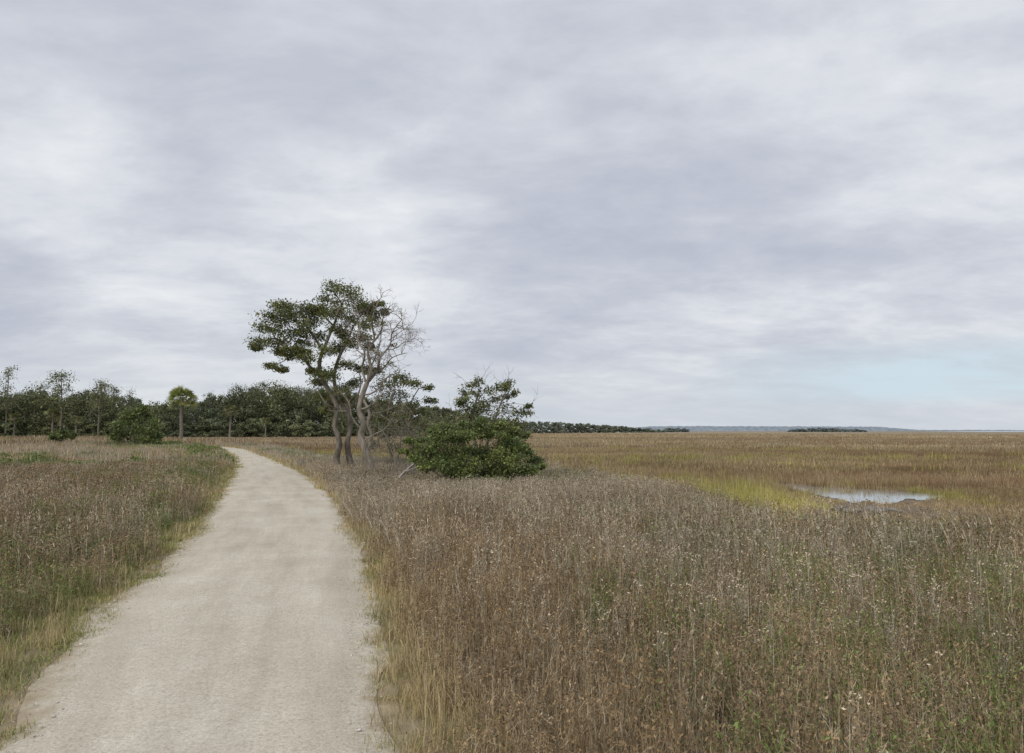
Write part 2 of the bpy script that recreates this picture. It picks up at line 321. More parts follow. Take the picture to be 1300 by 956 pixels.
def scatter(name,x,y,idx,sc,protos,label,cat,zoff=-.02,tilt=.06,real=True):
    n=len(x); z=G(x,y)+zoff
    me=bpy.data.meshes.new(name); me.vertices.add(n); me.vertices.foreach_set('co',np.stack([x,y,z],1).ravel())
    a=me.attributes.new('idx','INT','POINT'); a.data.foreach_set('value',idx.astype(np.int32))
    a=me.attributes.new('rot','FLOAT_VECTOR','POINT'); a.data.foreach_set('vector',np.stack([rng.normal(size=n)*tilt,rng.normal(size=n)*tilt,rng.uniform(0,6.283,n)],1).ravel())
    a=me.attributes.new('scl','FLOAT_VECTOR','POINT'); a.data.foreach_set('vector',sc.ravel())
    me.update(); o=bpy.data.objects.new(name,me); COL.objects.link(o)
    for p in protos:
        if p.data.materials[0].name not in [m.name for m in me.materials]: me.materials.append(p.data.materials[0])
    g=bpy.data.node_groups.new(name+'_nodes','GeometryNodeTree')
    g.interface.new_socket('Geometry',in_out='INPUT',socket_type='NodeSocketGeometry'); g.interface.new_socket('Geometry',in_out='OUTPUT',socket_type='NodeSocketGeometry')
    N=g.nodes.new;L=g.links.new
    gi=N('NodeGroupInput');go=N('NodeGroupOutput');ip=N('GeometryNodeInstanceOnPoints');jn=N('GeometryNodeJoinGeometry')
    for p in reversed(protos):
        oi=N('GeometryNodeObjectInfo'); oi.inputs['Object'].default_value=p
        gt=N('GeometryNodeGeometryToInstance'); L(oi.outputs['Geometry'],gt.inputs[0]); L(gt.outputs[0],jn.inputs[0])
    def na_(nm,t):
        q=N('GeometryNodeInputNamedAttribute'); q.data_type=t; q.inputs['Name'].default_value=nm; return q.outputs[0]
    L(gi.outputs[0],ip.inputs['Points']); L(jn.outputs[0],ip.inputs['Instance']); ip.inputs['Pick Instance'].default_value=True
    L(na_('idx','INT'),ip.inputs['Instance Index']); L(na_('rot','FLOAT_VECTOR'),ip.inputs['Rotation']); L(na_('scl','FLOAT_VECTOR'),ip.inputs['Scale'])
    rl=N('GeometryNodeRealizeInstances'); L(ip.outputs[0],rl.inputs[0])
    src=rl.outputs[0]
    for nm in('idx','rot','scl'):
        ra=N('GeometryNodeRemoveAttribute'); ra.inputs['Name'].default_value=nm; L(src,ra.inputs[0]); src=ra.outputs[0]
    L(src,go.inputs[0])
    md=o.modifiers.new('scatter','NODES'); md.node_group=g
    return tag(o,label,cat,kind='stuff')
def wedge(r1,r2,rho,amax=41):
    A=(r2*r2-r1*r1)*R(amax); n=int(A*rho); r=np.sqrt(rng.uniform(r1*r1,r2*r2,n)); t=rng.uniform(-R(amax),R(amax),n)
    return r*np.sin(t),r*np.cos(t)
def vnoise(x,y,s,seed=0):
    q=np.random.default_rng(seed); v=np.zeros(len(x))
    for k in range(7):
        a=q.uniform(0,6.28);f=s*q.uniform(.5,2.2); v+=np.sin(f*(x*math.cos(a)+y*math.sin(a))+q.uniform(0,6.28)+1.3*np.sin(f*.6*(x*math.sin(a)-y*math.cos(a))))
    return v/7*2
bands=[(1.6,9,92,.0043,12,.10,.0090,2),(9,18,42,.0070,14,.14,.0125,2),(18,34,17,.011,20,.24,.017,1),(34,75,5,.028,30,.46,.0,0)]
X={k:[] for k in('bank','marsh','verge')}
protoB=[];protoM=[];protoV=[]
for bi,(r1,r2,rho,w,nb,rad,ss,det) in enumerate(bands):
    tw=4 if det==2 else (2 if det==1 else 0); sd=2 if det else 0
    b0=len(protoB)
    ls=max(.013,w*2.3)
    protoB+= [tuft('t',M_dry,nb,rad,(.22,.50),w,.13,GREY,seeds=sd,seedsz=ss,twigs=tw),
              tuft('t',M_dry,nb,rad,(.20,.46),w,.18,GREY,seeds=sd,seedsz=ss,twigs=tw,leafn=3 if det else 0,leafcol=(.33,.26,.175),leafsz=ls*.9),
              tuft('t',M_dry,int(nb*1.3),rad,(.24,.52),w,.20,TAN,seeds=2 if det==2 else 0,seedcol=(.25,.18,.11),seedsz=ss*.9,twigs=2 if det==2 else 0),
              tuft('t',M_dry,int(nb*1.2),rad,(.16,.44),w,.20,GRN,leafn=9 if det==2 else 6,leafsz=ls*.95),
              tuft('t',M_dry,int(nb*1.2),rad,(.26,.56),w*.9,.20,PALE,seeds=sd,seedcol=(.33,.29,.235),seedsz=ss,twigs=tw)]
    m0=len(protoM)
    protoM+= [tuft('t',M_gold,int(nb*1.8),rad*1.4,(.28,.5),w,.15,GOLD),tuft('t',M_gold,int(nb*1.8),rad*1.4,(.22,.44),w,.18,RUST),tuft('t',M_gold,int(nb*1.8),rad*1.4,(.3,.66),w,.12,LIME)]
    v0=len(protoV)
    protoV+= [tuft('t',M_verge,int(nb*2.2),rad*1.0,(.05,.15),w,.8,VERG,arc=1.0),tuft('t',M_verge,int(nb*2.0),rad*1.0,(.12,.28),w,.5,VERG[:3]+[(.44,.37,.26)],arc=.9),
              tuft('t',M_verge,int(nb*2.0),rad*1.0,(.05,.14),w*1.2,.6,[(.28,.33,.12),(.23,.29,.10),(.46,.40,.22)],arc=1.0)]
    x,y=wedge(r1,r2,rho); d,sd_=path_dist(x,y); e=x-edge_x(y)
    d2=d+.20*vnoise(x,y,2.2,3)
    vw=np.where(sd_<0,.55,.32)*(1 if r1<30 else 1.3)
    bank=(e<0)&(d2>vw*.8)&(np.hypot(x,y)>2.0)
    xb,yb,db,sb=x[bank],y[bank],d2[bank],sd_[bank]
    u=rng.uniform(size=len(xb)); nz=vnoise(xb,yb,.55,5); n3=vnoise(xb,yb,.35,11)
    t=np.where(u<.42,0,1)
    t=np.where((rng.uniform(size=len(xb))<.20+.20*nz+np.where((sb>0)&(db<1.3),.25,0)),2,t)
    gr=np.where(sb<0,np.interp(yb,[0,20,40],[.26,.22,.05])+.38*n3+np.where(db<2.6,.34,0),.19+.36*n3+np.where((yb<8)&(xb>.5),.22,0)-np.where(db<1.2,.3,0))
    t=np.where(rng.uniform(size=len(xb))<gr,3,t)
    pl=np.where((sb>0)&(yb>10),np.interp(yb,[10,14],[.2,.6]),.14)+.2*vnoise(xb,yb,.4,8); t=np.where(rng.uniform(size=len(xb))<pl*np.where(t==3,.4,1),4,t)
    hz=np.where(sb>0,np.interp(yb,[0,5,8,14,22,40],[.85,.98,1.18,1.08,.9,.92]),np.interp(yb,[0,8,30],[.95,1.05,1.15]))*np.clip(.5+db*.6,.45,1)
    s1=rng.uniform(.8,1.2,len(xb)); sc=np.stack([s1,s1,hz*rng.uniform(.72,1.2,len(xb))*(1+.16*nz)],1)
    X['bank'].append((xb,yb,t+b0,sc))
    mm=(e>=0)&(~in_poly(x,y,wps,1.0)|(rng.uniform(size=len(x))<.05)); clear=np.exp(-(((x-10.0)/2.4)**2+((y-18.6)/1.9)**2)*1.2); mm&=rng.uniform(size=len(x))>clear*.9
    mm&=~((y>12)&(y<24)&(x>y*.43)&(x<y*.60)&(rng.uniform(size=len(x))<.62))
    xm,ym=x[mm],y[mm]; nz=vnoise(xm,ym,.12,21)
    t=np.where(rng.uniform(size=len(xm))<.42+.7*nz,0,1); lime=np.exp(-(((xm-6.9)/2.4)**2+((ym-20.0)/5.5)**2))*1.0+.85*np.exp(-(((xm-13.4)/1.4)**2+((ym-23.0)/2.2)**2))
    t=np.where(rng.uniform(size=len(xm))<lime*.9,2,t); t=np.where(rng.uniform(size=len(xm))<.04+.10*vnoise(xm,ym,.2,77),2,t)
    hz=np.interp(ym,[10,16,30,60],[.6,.75,.85,1]); rr=xm/ym; hz=hz*np.where((ym<26)&(rr>.36),.46,1)
    s1=rng.uniform(.8,1.25,len(xm)); X['marsh'].append((xm,ym,t+m0,np.stack([s1,s1,hz*rng.uniform(.6,1.3,len(xm))],1)))
    x,y=wedge(max(r1,1.2),r2,rho*1.6); d,sd_=path_dist(x,y); d2=d+.12*vnoise(x,y,2.6,3)+.07*vnoise(x,y,9,4)
    v=(d2>-.08)&(d2<np.where(sd_<0,.78,.46)*(1 if r1<30 else 1.6))&(x<edge_x(y)); v&=rng.uniform(size=len(x))<np.clip((d2+.12)*5,.12,1)*np.clip(1.9-d2*2.2,.2,1)
    xv,yv,dv,sv=x[v],y[v],d2[v],sd_[v]
    t=np.where(rng.uniform(size=len(xv))<np.where(sv>0,.15+dv*1.3,.02+dv*.5),1,0); t=np.where((rng.uniform(size=len(xv))<np.where(sv<0,.45,.05)),2,t)
    s1=rng.uniform(.75,1.25,len(xv)); X['verge'].append((xv,yv,t+v0,np.stack([s1,s1,rng.uniform(.6,1.3,len(xv))*np.clip(.5+dv*1.4,.4,1)],1)))
for (r1,r2,rho,w,nb,rad) in [(75,190,.75,.08,40,1.3),(190,520,.11,.22,46,3.0)]:
    m0=len(protoM)
    for cc in (GOLD,RUST,LIME): protoM.append(tuft('t',M_gold,nb,rad,(.3,.62),w,.12,cc))
    m1=len(protoM); protoM.append(tuft('t',M_gold,nb,rad,(.3,.62),w,.12,TAN+GREY[:2]))
    x,y=wedge(r1,r2,rho); d,_=path_dist(x,y); k=(d>1.2); x,y=x[k],y[k]; nz=vnoise(x,y,.03,31)
    t=np.where(rng.uniform(size=len(x))<.5+.7*nz,m0,m0+1); t=np.where(rng.uniform(size=len(x))<np.where(x/y<-.2,.55,.42),m1,t)
    s1=rng.uniform(.8,1.3,len(x)); X['marsh'].append((x,y,t,np.stack([s1,s1,rng.uniform(.6,1.2,len(x))*(1 if r1<100 else .45)],1)))
def cat4(L): return [np.concatenate([q[i] for q in L]) for i in range(4)]
scatter('bank_grass',*cat4(X['bank']),protoB,'dry grey brown stalks and green leaves along both sides of the path','grass')
scatter('marsh_grass',*cat4(X['marsh']),protoM,'golden and rust coloured marsh grass stretching to the horizon','marsh grass')
scatter('verge_grass',*cat4(X['verge']),protoV,'short straw yellow grass fringing the pale path','grass',zoff=0.0)
# gravel
def pebble(name,c):
    mb=MB(); th=np.arange(6)*math.pi/3; V=[(0,0,.5)]+[(math.cos(a)*rng.uniform(.7,1),math.sin(a)*rng.uniform(.7,1),rng.uniform(-.1,.15)) for a in th]+[(0,0,-.4)]
    T=[(0,1+i,1+(i+1)%6) for i in range(6)]+[(7,1+(i+1)%6,1+i) for i in range(6)]
    mb.add(V,None,T,np.tile(c,(8,1))); return bpy.data.objects.new(name,mb.mesh(name,M_peb))
M_peb=veg('pebble_stone',0,((.85,.85,.85),(1.1,1.1,1.1)),2)
pebs=[pebble('p',(.64,.59,.50)),pebble('p',(.78,.74,.67)),pebble('p',(.40,.34,.27)),pebble('p',(.54,.48,.38))]
x,y=wedge(2.2,14,700,42); d,sd_=path_dist(x,y); pr=np.where(d<0,np.clip(.26+np.exp(d/.28)*.9+.3*vnoise(x,y,1.6,9),.06,1),.35); k=(d<.12)&(rng.uniform(size=len(x))<pr); x,y=x[k],y[k]
i=rng.choice(4,len(x),p=[.35,.3,.15,.2]); s1=(rng.pareto(3.0,len(x))*.0038+.003).clip(0,.022); sc=np.stack([s1,s1*rng.uniform(.6,1,len(x)),s1*.6],1)
scatter('gravel',x,y,i,sc,pebs,'small pale stones and shell bits loose on the path','gravel',zoff=.035,tilt=.3)
# ---------------------------------------------------------------- foliage helper
def crown(mb,clumps,n,leaf,cols,sub=7,subr=.42,p=None,ysc=1.0):
    """clumps: (center(3), rx, rz)"""
    for c,rx,rz in clumps:
        c=np.asarray(c); k=max(3,int(sub*rng.uniform(.7,1.3)))
        S=unit(rng.normal(size=(k,3)))*rng.uniform(.3,1,(k,1))*np.array([rx,rx*ysc,rz])+c
        tone=rng.uniform(.65,1.3,k)
        nn=max(4,int(n/k))
        for q in range(k):
            P=S[q]+rng.normal(size=(nn,3)).clip(-2.4,2.4)*.5*np.array([rx,rx*ysc,rz])*subr*1.1
            leaves(mb,P,leaf*rng.uniform(.5,1.3,nn),pick(cols,nn,p,amt=.35)*tone[q],.5)
EVER=[(.145,.185,.062),(.10,.135,.048),(.21,.245,.085),(.115,.14,.06)]
OLIV=[(.20,.205,.075),(.14,.155,.06),(.29,.265,.115),(.165,.165,.075)]
def base(px,D):
    x=(px-650)/F*D; return np.array([x,D,float(G(x,D))])
def jpts(L,D,org,dj=.25,drift=0.0,yo=0.0):
    out=[]
    for i,(a,b) in enumerate(L):
        p=at(a,b,D+yo+drift*i+rng.normal()*dj*(i>0)); out.append(p-org)
    return out
def cl(L,D,org,dep=.9,gr=1.0,fill=0.0):
    L=list(L)
    if fill:
        ex=[]
        for i in range(len(L)):
            for j in range(i):
                a,b=L[i],L[j]
                if math.hypot(a[0]-b[0],a[1]-b[1])<24 and rng.uniform()<fill: ex.append(((a[0]+b[0])/2+rng.normal()*3,(a[1]+b[1])/2+rng.normal()*3,(a[2]+b[2])*.42,(a[3]+b[3])*.42))
        L+=ex
    k=D/F; return [(at(a,b,D+rng.uniform(-dep,dep))-org,rx*k*gr,rz*k*gr) for a,b,rx,rz in L]
def connect(mb,frm,clumps,r=.03,col=(1,1,1)):
    frm=np.asarray(frm)
    for c,rx,rz in clumps:
        j=np.argmin(np.linalg.norm((frm-c)*np.array([1,.5,1]),axis=1)+np.maximum(0,frm[:,2]-c[2])*.8); a=frm[j]; m=(a+c)/2+rng.normal(size=3)*.12
        tube(mb,spl([a,m,c],4),[r,r*.3],5,col)
        for _ in range(4):
            t=c+unit(rng.normal(size=3))*np.array([rx,rx,rz])*.9; tube(mb,[c,(c+t)/2+rng.normal(size=3)*.03,t],[r*.4,r*.12],4,col)
# --- leaning live tree
D=28.5; o=base(436,D); T1=thing('windswept_tree','tall windswept evergreen tree with dense leafy crown reaching left toward the path','tree',o)
gy0=547+F*H/D
mb=MB(); sA=spl(jpts([(433,gy0+3),(427,584),(431,562),(425,540),(428,518),(419,498),(408,478),(406,458),(414,436),(424,412),(436,382)],D,o,.08)); tube(mb,sA,[.16,.105,.09,.075,.03],9)
mb.build('trunk',M_bark,T1,True)
mb=MB(); sB=spl(jpts([(452,gy0+3),(444,584),(441,562),(445,543),(440,524),(430,503),(424,480),(430,455),(442,430),(450,412),(464,394)],D,o,.1,0,.4)); tube(mb,sB,[.155,.10,.085,.06,.02],9); mb.build('trunk',M_bark,T1,True)
allp=[*sA,*sB]
for L_,r in [([(409,476),(394,466),(380,448),(364,441),(350,430),(335,433)],.075),([(410,446),(400,430),(388,414),(370,406),(352,394)],.06),([(424,414),(412,402),(404,390),(394,386)],.045),([(374,444),(364,456),(350,463)],.03),([(434,386),(425,372),(415,366)],.03),([(430,430),(442,412),(456,402),(476,386)],.04),([(428,520),(414,512),(404,497)],.05),([(441,524),(452,508),(458,488),(456,470)],.05)]:
    mb=MB(); s_=spl(jpts(L_,D,o,.3)); 
    j=np.argmin(np.linalg.norm(np.array(allp)-s_[0],axis=1)); s_[0]=allp[j]; tube(mb,s_,[r,r*.35],6); mb.build('branch',M_bark,T1,True); allp+=list(s_)
cls=cl([(440,371,14,8),(426,366,12,7),(452,380,12,7),(418,381,12,7),(400,391,13,8),(384,396,13,7),(364,390,12,6),(352,389,11,6),(342,402,13,7),(366,405,14,7),(337,417,12,7),(330,434,12,7),(350,436,13,6),(324,442,7,4),(360,421,14,7),(382,414,14,8),(400,408,13,7),(418,400,13,8),(434,396,14,8),(428,418,11,7),(382,434,14,6),(402,428,13,7),(415,444,12,6),(346,464,9,4),(358,470,6,3),(368,451,10,5),(390,454,13,5),(466,393,11,6),(480,386,9,4),(450,408,12,7),(436,464,12,6),(420,477,12,6),(404,486,11,5),(434,494,10,5),(448,484,10,6),(398,472,8,4),(460,468,9,5),(440,507,8,5),(464,412,11,6),(446,438,9,6),(410,502,9,4),(430,440,8,6),(416,520,8,5),(426,508,9,5),(474,402,9,5),(460,428,9,5),(488,396,6,4),(470,440,7,4),(478,470,8,4),(436,426,9,6)],D,o,1.0,1.05,.15)
mb=MB(); connect(mb,allp,cls,.020)
for c,rx,rz in cls[::2]: grow(mb,c,unit(rng.normal(size=3)+np.array([-.3,0,.6])),.5,.009,1,.7)
tag(mb.build('twigs',M_bark,T1),kind='stuff')
mb=MB(); crown(mb,cls,560,.050,OLIV+EVER,9,.76); mb.build('crown',M_leaf,T1)
# --- grey dead tree
D=27; o=base(469,D); gy0=547+F*H/D
T2=thing('dead_tree','grey dead tree with twisted trunk and bare twigs right of the leafy crown','tree',o)
mb=MB(); s2=spl(jpts([(475,gy0+4),(470,590),(463,570),(458,552),(462,538),(456,522),(459,505),(466,486)],D,o,.05)); tube(mb,s2,[.20,.135,.12,.10,.085],10); 
tube(mb,spl(jpts([(464,574),(472,556),(467,538),(469,525),(462,508)],D,o,.1)),[.05,.06,.045],7); mb.build('trunk',M_pale,T2,True)
for L_,r in [([(466,488),(471,468),(467,448),(475,430),(472,408),(480,382)],.065),([(467,486),(479,470),(483,454),(495,438),(498,422),(510,406)],.055),([(466,490),(460,468),(463,448),(454,432),(457,408),(450,384)],.048),([(471,474),(486,468),(498,454),(516,448)],.04),([(472,436),(484,420),(486,404),(495,388)],.036),([(459,520),(472,514),(484,502),(500,496)],.045),([(459,545),(447,530),(443,512),(433,498)],.04),([(490,444),(502,442),(518,430)],.028),([(466,502),(480,494),(490,480),(508,472)],.036),([(462,560),(478,550),(488,545),(500,530)],.036),([(494,432),(505,424),(519,413)],.024),([(460,450),(450,440),(443,424)],.024),([(467,470),(476,455),(482,436),(484,415)],.034),([(462,510),(476,524),(492,520),(512,512)],.03),([(458,435),(446,420),(440,402)],.024)]:
    mb=MB(); s_=spl(jpts(L_,D,o,.25)); s_=np.array(s_)
    j=np.argmin(np.linalg.norm(s2-s_[0],axis=1)); 
    if np.linalg.norm(s2[j]-s_[0])<.6: s_[0]=s2[j]
    tube(mb,s_,[r,r*.28],7)
    for k in range(4,len(s_),3):
        for q_ in range(2):
            dd=unit(unit(s_[k]-s_[k-1])+rng.normal(size=3)*.85+np.array([.02,0,.12])); grow(mb,s_[k],dd,rng.uniform(.22,.72),r*.26+.004,3 if (q_==0 and rng.uniform()<.5) else 2,.75,wob=.32)
    mb.build('branch',M_pale,T2)
sl_=cl([(470,430,7,4),(486,410,6,3),(478,448,7,4),(494,462,7,3),(468,404,6,4),(500,438,5,3),(458,420,7,4),(484,480,7,4)],D,o,.6)
mb=MB(); crown(mb,sl_,70,.045,OLIV,6,.9); mb.build('crown',M_leaf,T2)
# --- small leafy tree right of the dead one
D=29; o=base(500,D); gy0=547+F*H/D
T3=thing('small_tree','small thin stemmed leafy tree just right of the grey dead trunk','tree',o)
mb=MB(); s3=spl(jpts([(501,gy0+3),(496,575),(491,548),(494,515),(502,497)],D,o,.1)); tube(mb,s3,[.07,.03],7); s4=spl(jpts([(501,gy0+3),(508,565),(512,540),(522,510),(532,493)],D,o,.15)); tube(mb,s4,[.05,.02],6); mb.build('trunk',M_bark,T3,True)
cls=cl([(488,490,11,7),(502,486,12,7),(516,484,11,6),(530,488,9,5),(542,492,7,4),(496,504,12,8),(512,502,12,7),(480,512,10,8),(524,514,11,7),(500,524,12,8),(486,534,10,8),(515,530,11,7),(536,522,10,6),(546,508,7,4),(505,545,13,8),(478,528,8,7),(532,538,12,8),(486,552,10,8),(520,556,11,8),(550,530,9,6),(500,566,10,7),(475,545,7,6),(540,552,10,7),(472,566,8,6),(556,544,9,6)],D,o,.9,1.05,.1)
mb=MB(); connect(mb,[*s3,*s4],cls,.014); tag(mb.build('twigs',M_bark,T3),kind='stuff')
mb=MB(); crown(mb,cls,290,.05,OLIV+EVER,8,.7); mb.build('crown',M_leaf,T3)
# --- sparse tree above the shrub
D=22.5; o=base(612,D); gy0=547+F*H/D
T4=thing('sparse_tree','sparse small tree with thin leafy twigs rising behind the dark round shrub','tree',o)
mb=MB(); s5=spl(jpts([(612,gy0),(606,575),(600,545),(603,515),(610,492)],D,o,.1)); tube(mb,s5,[.07,.02],7); s6=spl(jpts([(613,gy0),(618,565),(628,535),(636,512),(647,496)],D,o,.1)); tube(mb,s6,[.06,.015],6); mb.build('trunk',M_tw,T4,True)
cls=cl([(597,490,8,4),(608,484,8,4),(590,500,7,5),(604,500,10,6),(618,496,8,5),(631,492,7,4),(645,487,6,4),(652,500,5,4),(612,512,11,7),(628,508,9,6),(594,516,8,6),(640,518,10,6),(657,524,10,6),(608,526,13,8),(628,528,14,8),(666,524,8,5),(588,532,11,8),(644,536,15,8),(615,540,18,8),(578,540,12,8),(662,538,12,7),(600,542,16,8),(573,530,8,5),(670,516,5,3),(584,512,6,4),(642,504,6,4),(632,545,16,8),(650,550,14,8),(590,550,16,8),(564,536,6,4)],D,o,.7,1.0,.12)
mb=MB(); connect(mb,[*s5,*s6],cls,.010)
for c,rx,rz in cls: grow(mb,c,unit(rng.normal(size=3)+np.array([.2,0,1.1])),.5,.007,1,.7)
tag(mb.build('twigs',M_tw,T4),kind='stuff')
mb=MB(); crown(mb,cls,195,.042,OLIV+EVER,8,.85); mb.build('crown',M_leaf,T4)
# --- evergreen shrub
D=20.5; o=base(606,D)
T5=thing('evergreen_shrub','large dark green spreading evergreen shrub on the bank right of the trees','shrub',o)
cls=cl([(552,562,13,8),(540,574,11,7),(562,554,13,7),(578,554,14,8),(594,552,15,8),(610,548,13,8),(626,552,15,8),(642,558,15,9),(656,564,11,7),(667,574,11,7),(679,586,10,5),(655,584,15,10),(636,578,18,10),(615,574,19,11),(592,576,19,10),(570,574,17,10),(554,582,13,8),(566,592,15,8),(588,594,20,9),(614,600,22,9),(640,602,20,8),(664,602,14,6),(626,612,20,6),(598,610,18,6),(576,604,13,6),(530,568,9,4),(528,582,9,5),(666,552,7,4),(592,540,9,5),(578,584,18,9),(602,588,20,9),(632,592,20,9),(676,597,11,5),(646,570,16,9),(552,546,8,4),(538,558,8,4),(632,540,9,5),(568,542,6,4),(514,574,6,3),(652,546,8,4),(542,592,10,6),(608,536,8,5),(688,592,6,3),(520,560,5,3)],D,o,.9,1.0,.08)
root=[np.array([dx,0,.05]) for dx in(-.5,-.2,0,.3,.6)]
mb=MB(); connect(mb,root,cls,.012)
for c,rx,rz in cls: grow(mb,c,unit(rng.normal(size=3)+np.array([0,-.2,.9])),.45,.006,1,.6)
tag(mb.build('stem',M_bark,T5),kind='stuff')
mb=MB(); crown(mb,cls,780,.040,K(EVER+[(.19,.25,.07),(.24,.28,.10)],1.12),11,.66,ysc=1.0); mb.build('foliage',M_leaf,T5)
# --- bare grey thicket
D=24; o=base(515,D)
T6=thing('bare_shrub','tangled leafless grey shrub between the grey dead trunk and the dark evergreen shrub','shrub',o)
mb=MB()
for k in range(46):
    p=np.array([rng.uniform(-1.4,1.3),rng.uniform(-.6,.6),0]); d=unit(np.array([rng.normal()*.5,rng.normal()*.3,1])); grow(mb,p,d,rng.uniform(.7,1.7),.014,2,.65,wob=.25)
tag(mb.build('stem',M_pale,T6),kind='stuff')
# --- fallen branch
M_bleach=bark('bleached_wood',(.28,.26,.23),(.52,.49,.44))
D=21.5; o=base(528,D); T7=thing('fallen_branch','bleached crooked dead branch arching out of grass beside the dark shrub','branch',o)
mb=MB(); s_=spl(jpts([(500,613),(515,598),(530,585),(541,574),(550,565)],D,o,.1)); tube(mb,s_,[.045,.016],6)
for k in (6,10,14): grow(mb,s_[k],unit(np.array([rng.normal()*.6,0,1])),.4,.014,1)
tube(mb,spl(jpts([(516,598),(528,594),(538,592)],D,o,.1)),[.02,.008],5); mb.build('limb',M_bleach,T7)
# --- driftwood
for k,(px,py,ln_,an,lab) in enumerate([(1098,651,1.3,.1,'long grey driftwood log on the mud in front of the pond'),(1128,653,.8,-.5,'short forked driftwood piece right of the long grey log'),(1068,650,.7,.6,'small driftwood stick left of the long grey log')]):
    g=gnd(px,py,-.36); o=np.array([g[0],g[1],-.38]); t=thing('driftwood_log',lab,'driftwood',o); mb=MB(); c,s_=math.cos(an),math.sin(an)
    P=[np.array([c*u*ln_/2,s_*u*ln_/2,.10+.04*math.sin(3*u+k)]) for u in(-1,-.4,.2,1)]; tube(mb,spl(P),[.07,.025],7)
    tube(mb,[P[2],P[2]+np.array([.16,.02,.12])],[.02,.008],5); tube(mb,[P[1],P[1]+np.array([-.14,.04,.10])],[.018,.008],5); mb.build('limb',M_tw,t,True)
# --- left shrubs
def shrub(px,D,cl_,lab,leaf,n,cols,name='evergreen_shrub'):
    o=base(px,D); t=thing(name,lab,'shrub',o); c=cl(cl_,D,o,1.2); mb=MB(); connect(mb,[np.array([dx,0,0]) for dx in(-.4,0,.5)],c,.05); tag(mb.build('stem',M_bark,t),kind='stuff')
    mb=MB(); crown(mb,c,n,leaf,cols,8,.55); mb.build('foliage',M_leaf,t)
shrub(173,62,[(172,524,12,7),(160,530,13,8),(185,527,12,7),(150,541,12,8),(172,540,17,10),(194,540,11,9),(160,552,16,8),(184,552,17,9),(199,554,6,7),(147,552,8,6),(170,562,17,7),(190,563,11,6),(184,518,6,4)],'rounded dark green shrub beside the palm tree on the left',.12,560,K(EVER,1.15))
shrub(78,66,[(72,551,7,4),(80,547,5,4),(86,552,7,5),(94,554,5,4),(78,556,10,4),(66,555,4,3)],'low dark bush near the person at far left',.12,260,EVER)
# ---------------------------------------------------------------- palms
M_palm=veg('palm_frond',.2,((.85,.9,.85),(1.15,1.1,1.0)),1)
def palm_parts(t,hgt,rad,nf,lf,wd,deadk=1.0,gcol=((.22,.27,.085),(.34,.38,.12),(.46,.45,.18)),droop=(.05,.3)):
    mb=MB(); P=[np.array([.05*math.sin(k*1.3),.0,hgt*k/6]) for k in range(7)]; tube(mb,spl(P,3),[.22,.17,.16,.2],9)
    mb.build('trunk',M_palmt,t,True)
    mb=MB(); dead=MB(); top=np.array([0,0,hgt])
    for k in range(nf):
        az=k*2.39996+rng.normal()*.2; el=math.asin(np.clip(-.7+1.6*(k+.5)/nf,-1,1)); d=np.array([math.cos(az)*math.cos(el),math.sin(az)*math.cos(el),math.sin(el)])
        L_=rad*rng.uniform(.4,.62); h=top+d*L_; isd=(el<-.45) and rng.uniform()<deadk
        if isd: L_*=.6; h=top+d*L_
        tgt=dead if isd else mb; c=(.36,.28,.18) if isd else gcol[0]
        tube(tgt,[top,top+d*L_*.5+np.array([0,0,.05]),h],[.02,.012],4,c)
        a=unit(np.cross(d,np.array([0,0,1.])+rng.normal(size=3)*.5)); 
        th=np.linspace(-1.4,1.4,lf); fl=rad*.52*rng.uniform(.75,1.2)*(.6 if isd else 1)
        dr=np.cos(th)[:,None]*d+np.sin(th)[:,None]*a; P0=np.tile(h,(lf,1)); P1=h+dr*fl*.55; P2=h+dr*fl+np.array([0,0,-1])*(fl*rng.uniform(*droop,(lf,1)))
        nrm=unit(np.cross(dr,np.cross(d,a))); cc=[(.34,.27,.17),(.42,.35,.22)] if isd else list(gcol)
        ribbon(tgt,P0,P1,P2,nrm*wd,pick(cc,lf)*rng.uniform(.65,1.15))
    mb.build('crown',M_palm,t); 
    if dead.n: dead.build('dead_fronds',M_palm,t)
Dp=78; o=base(231,Dp); pt=thing('cabbage_palm','single cabbage palm standing in the grass beside the path bend','palm tree',o); palm_parts(pt,(547-511)/F*Dp+H,1.75,50,13,.05,.8)
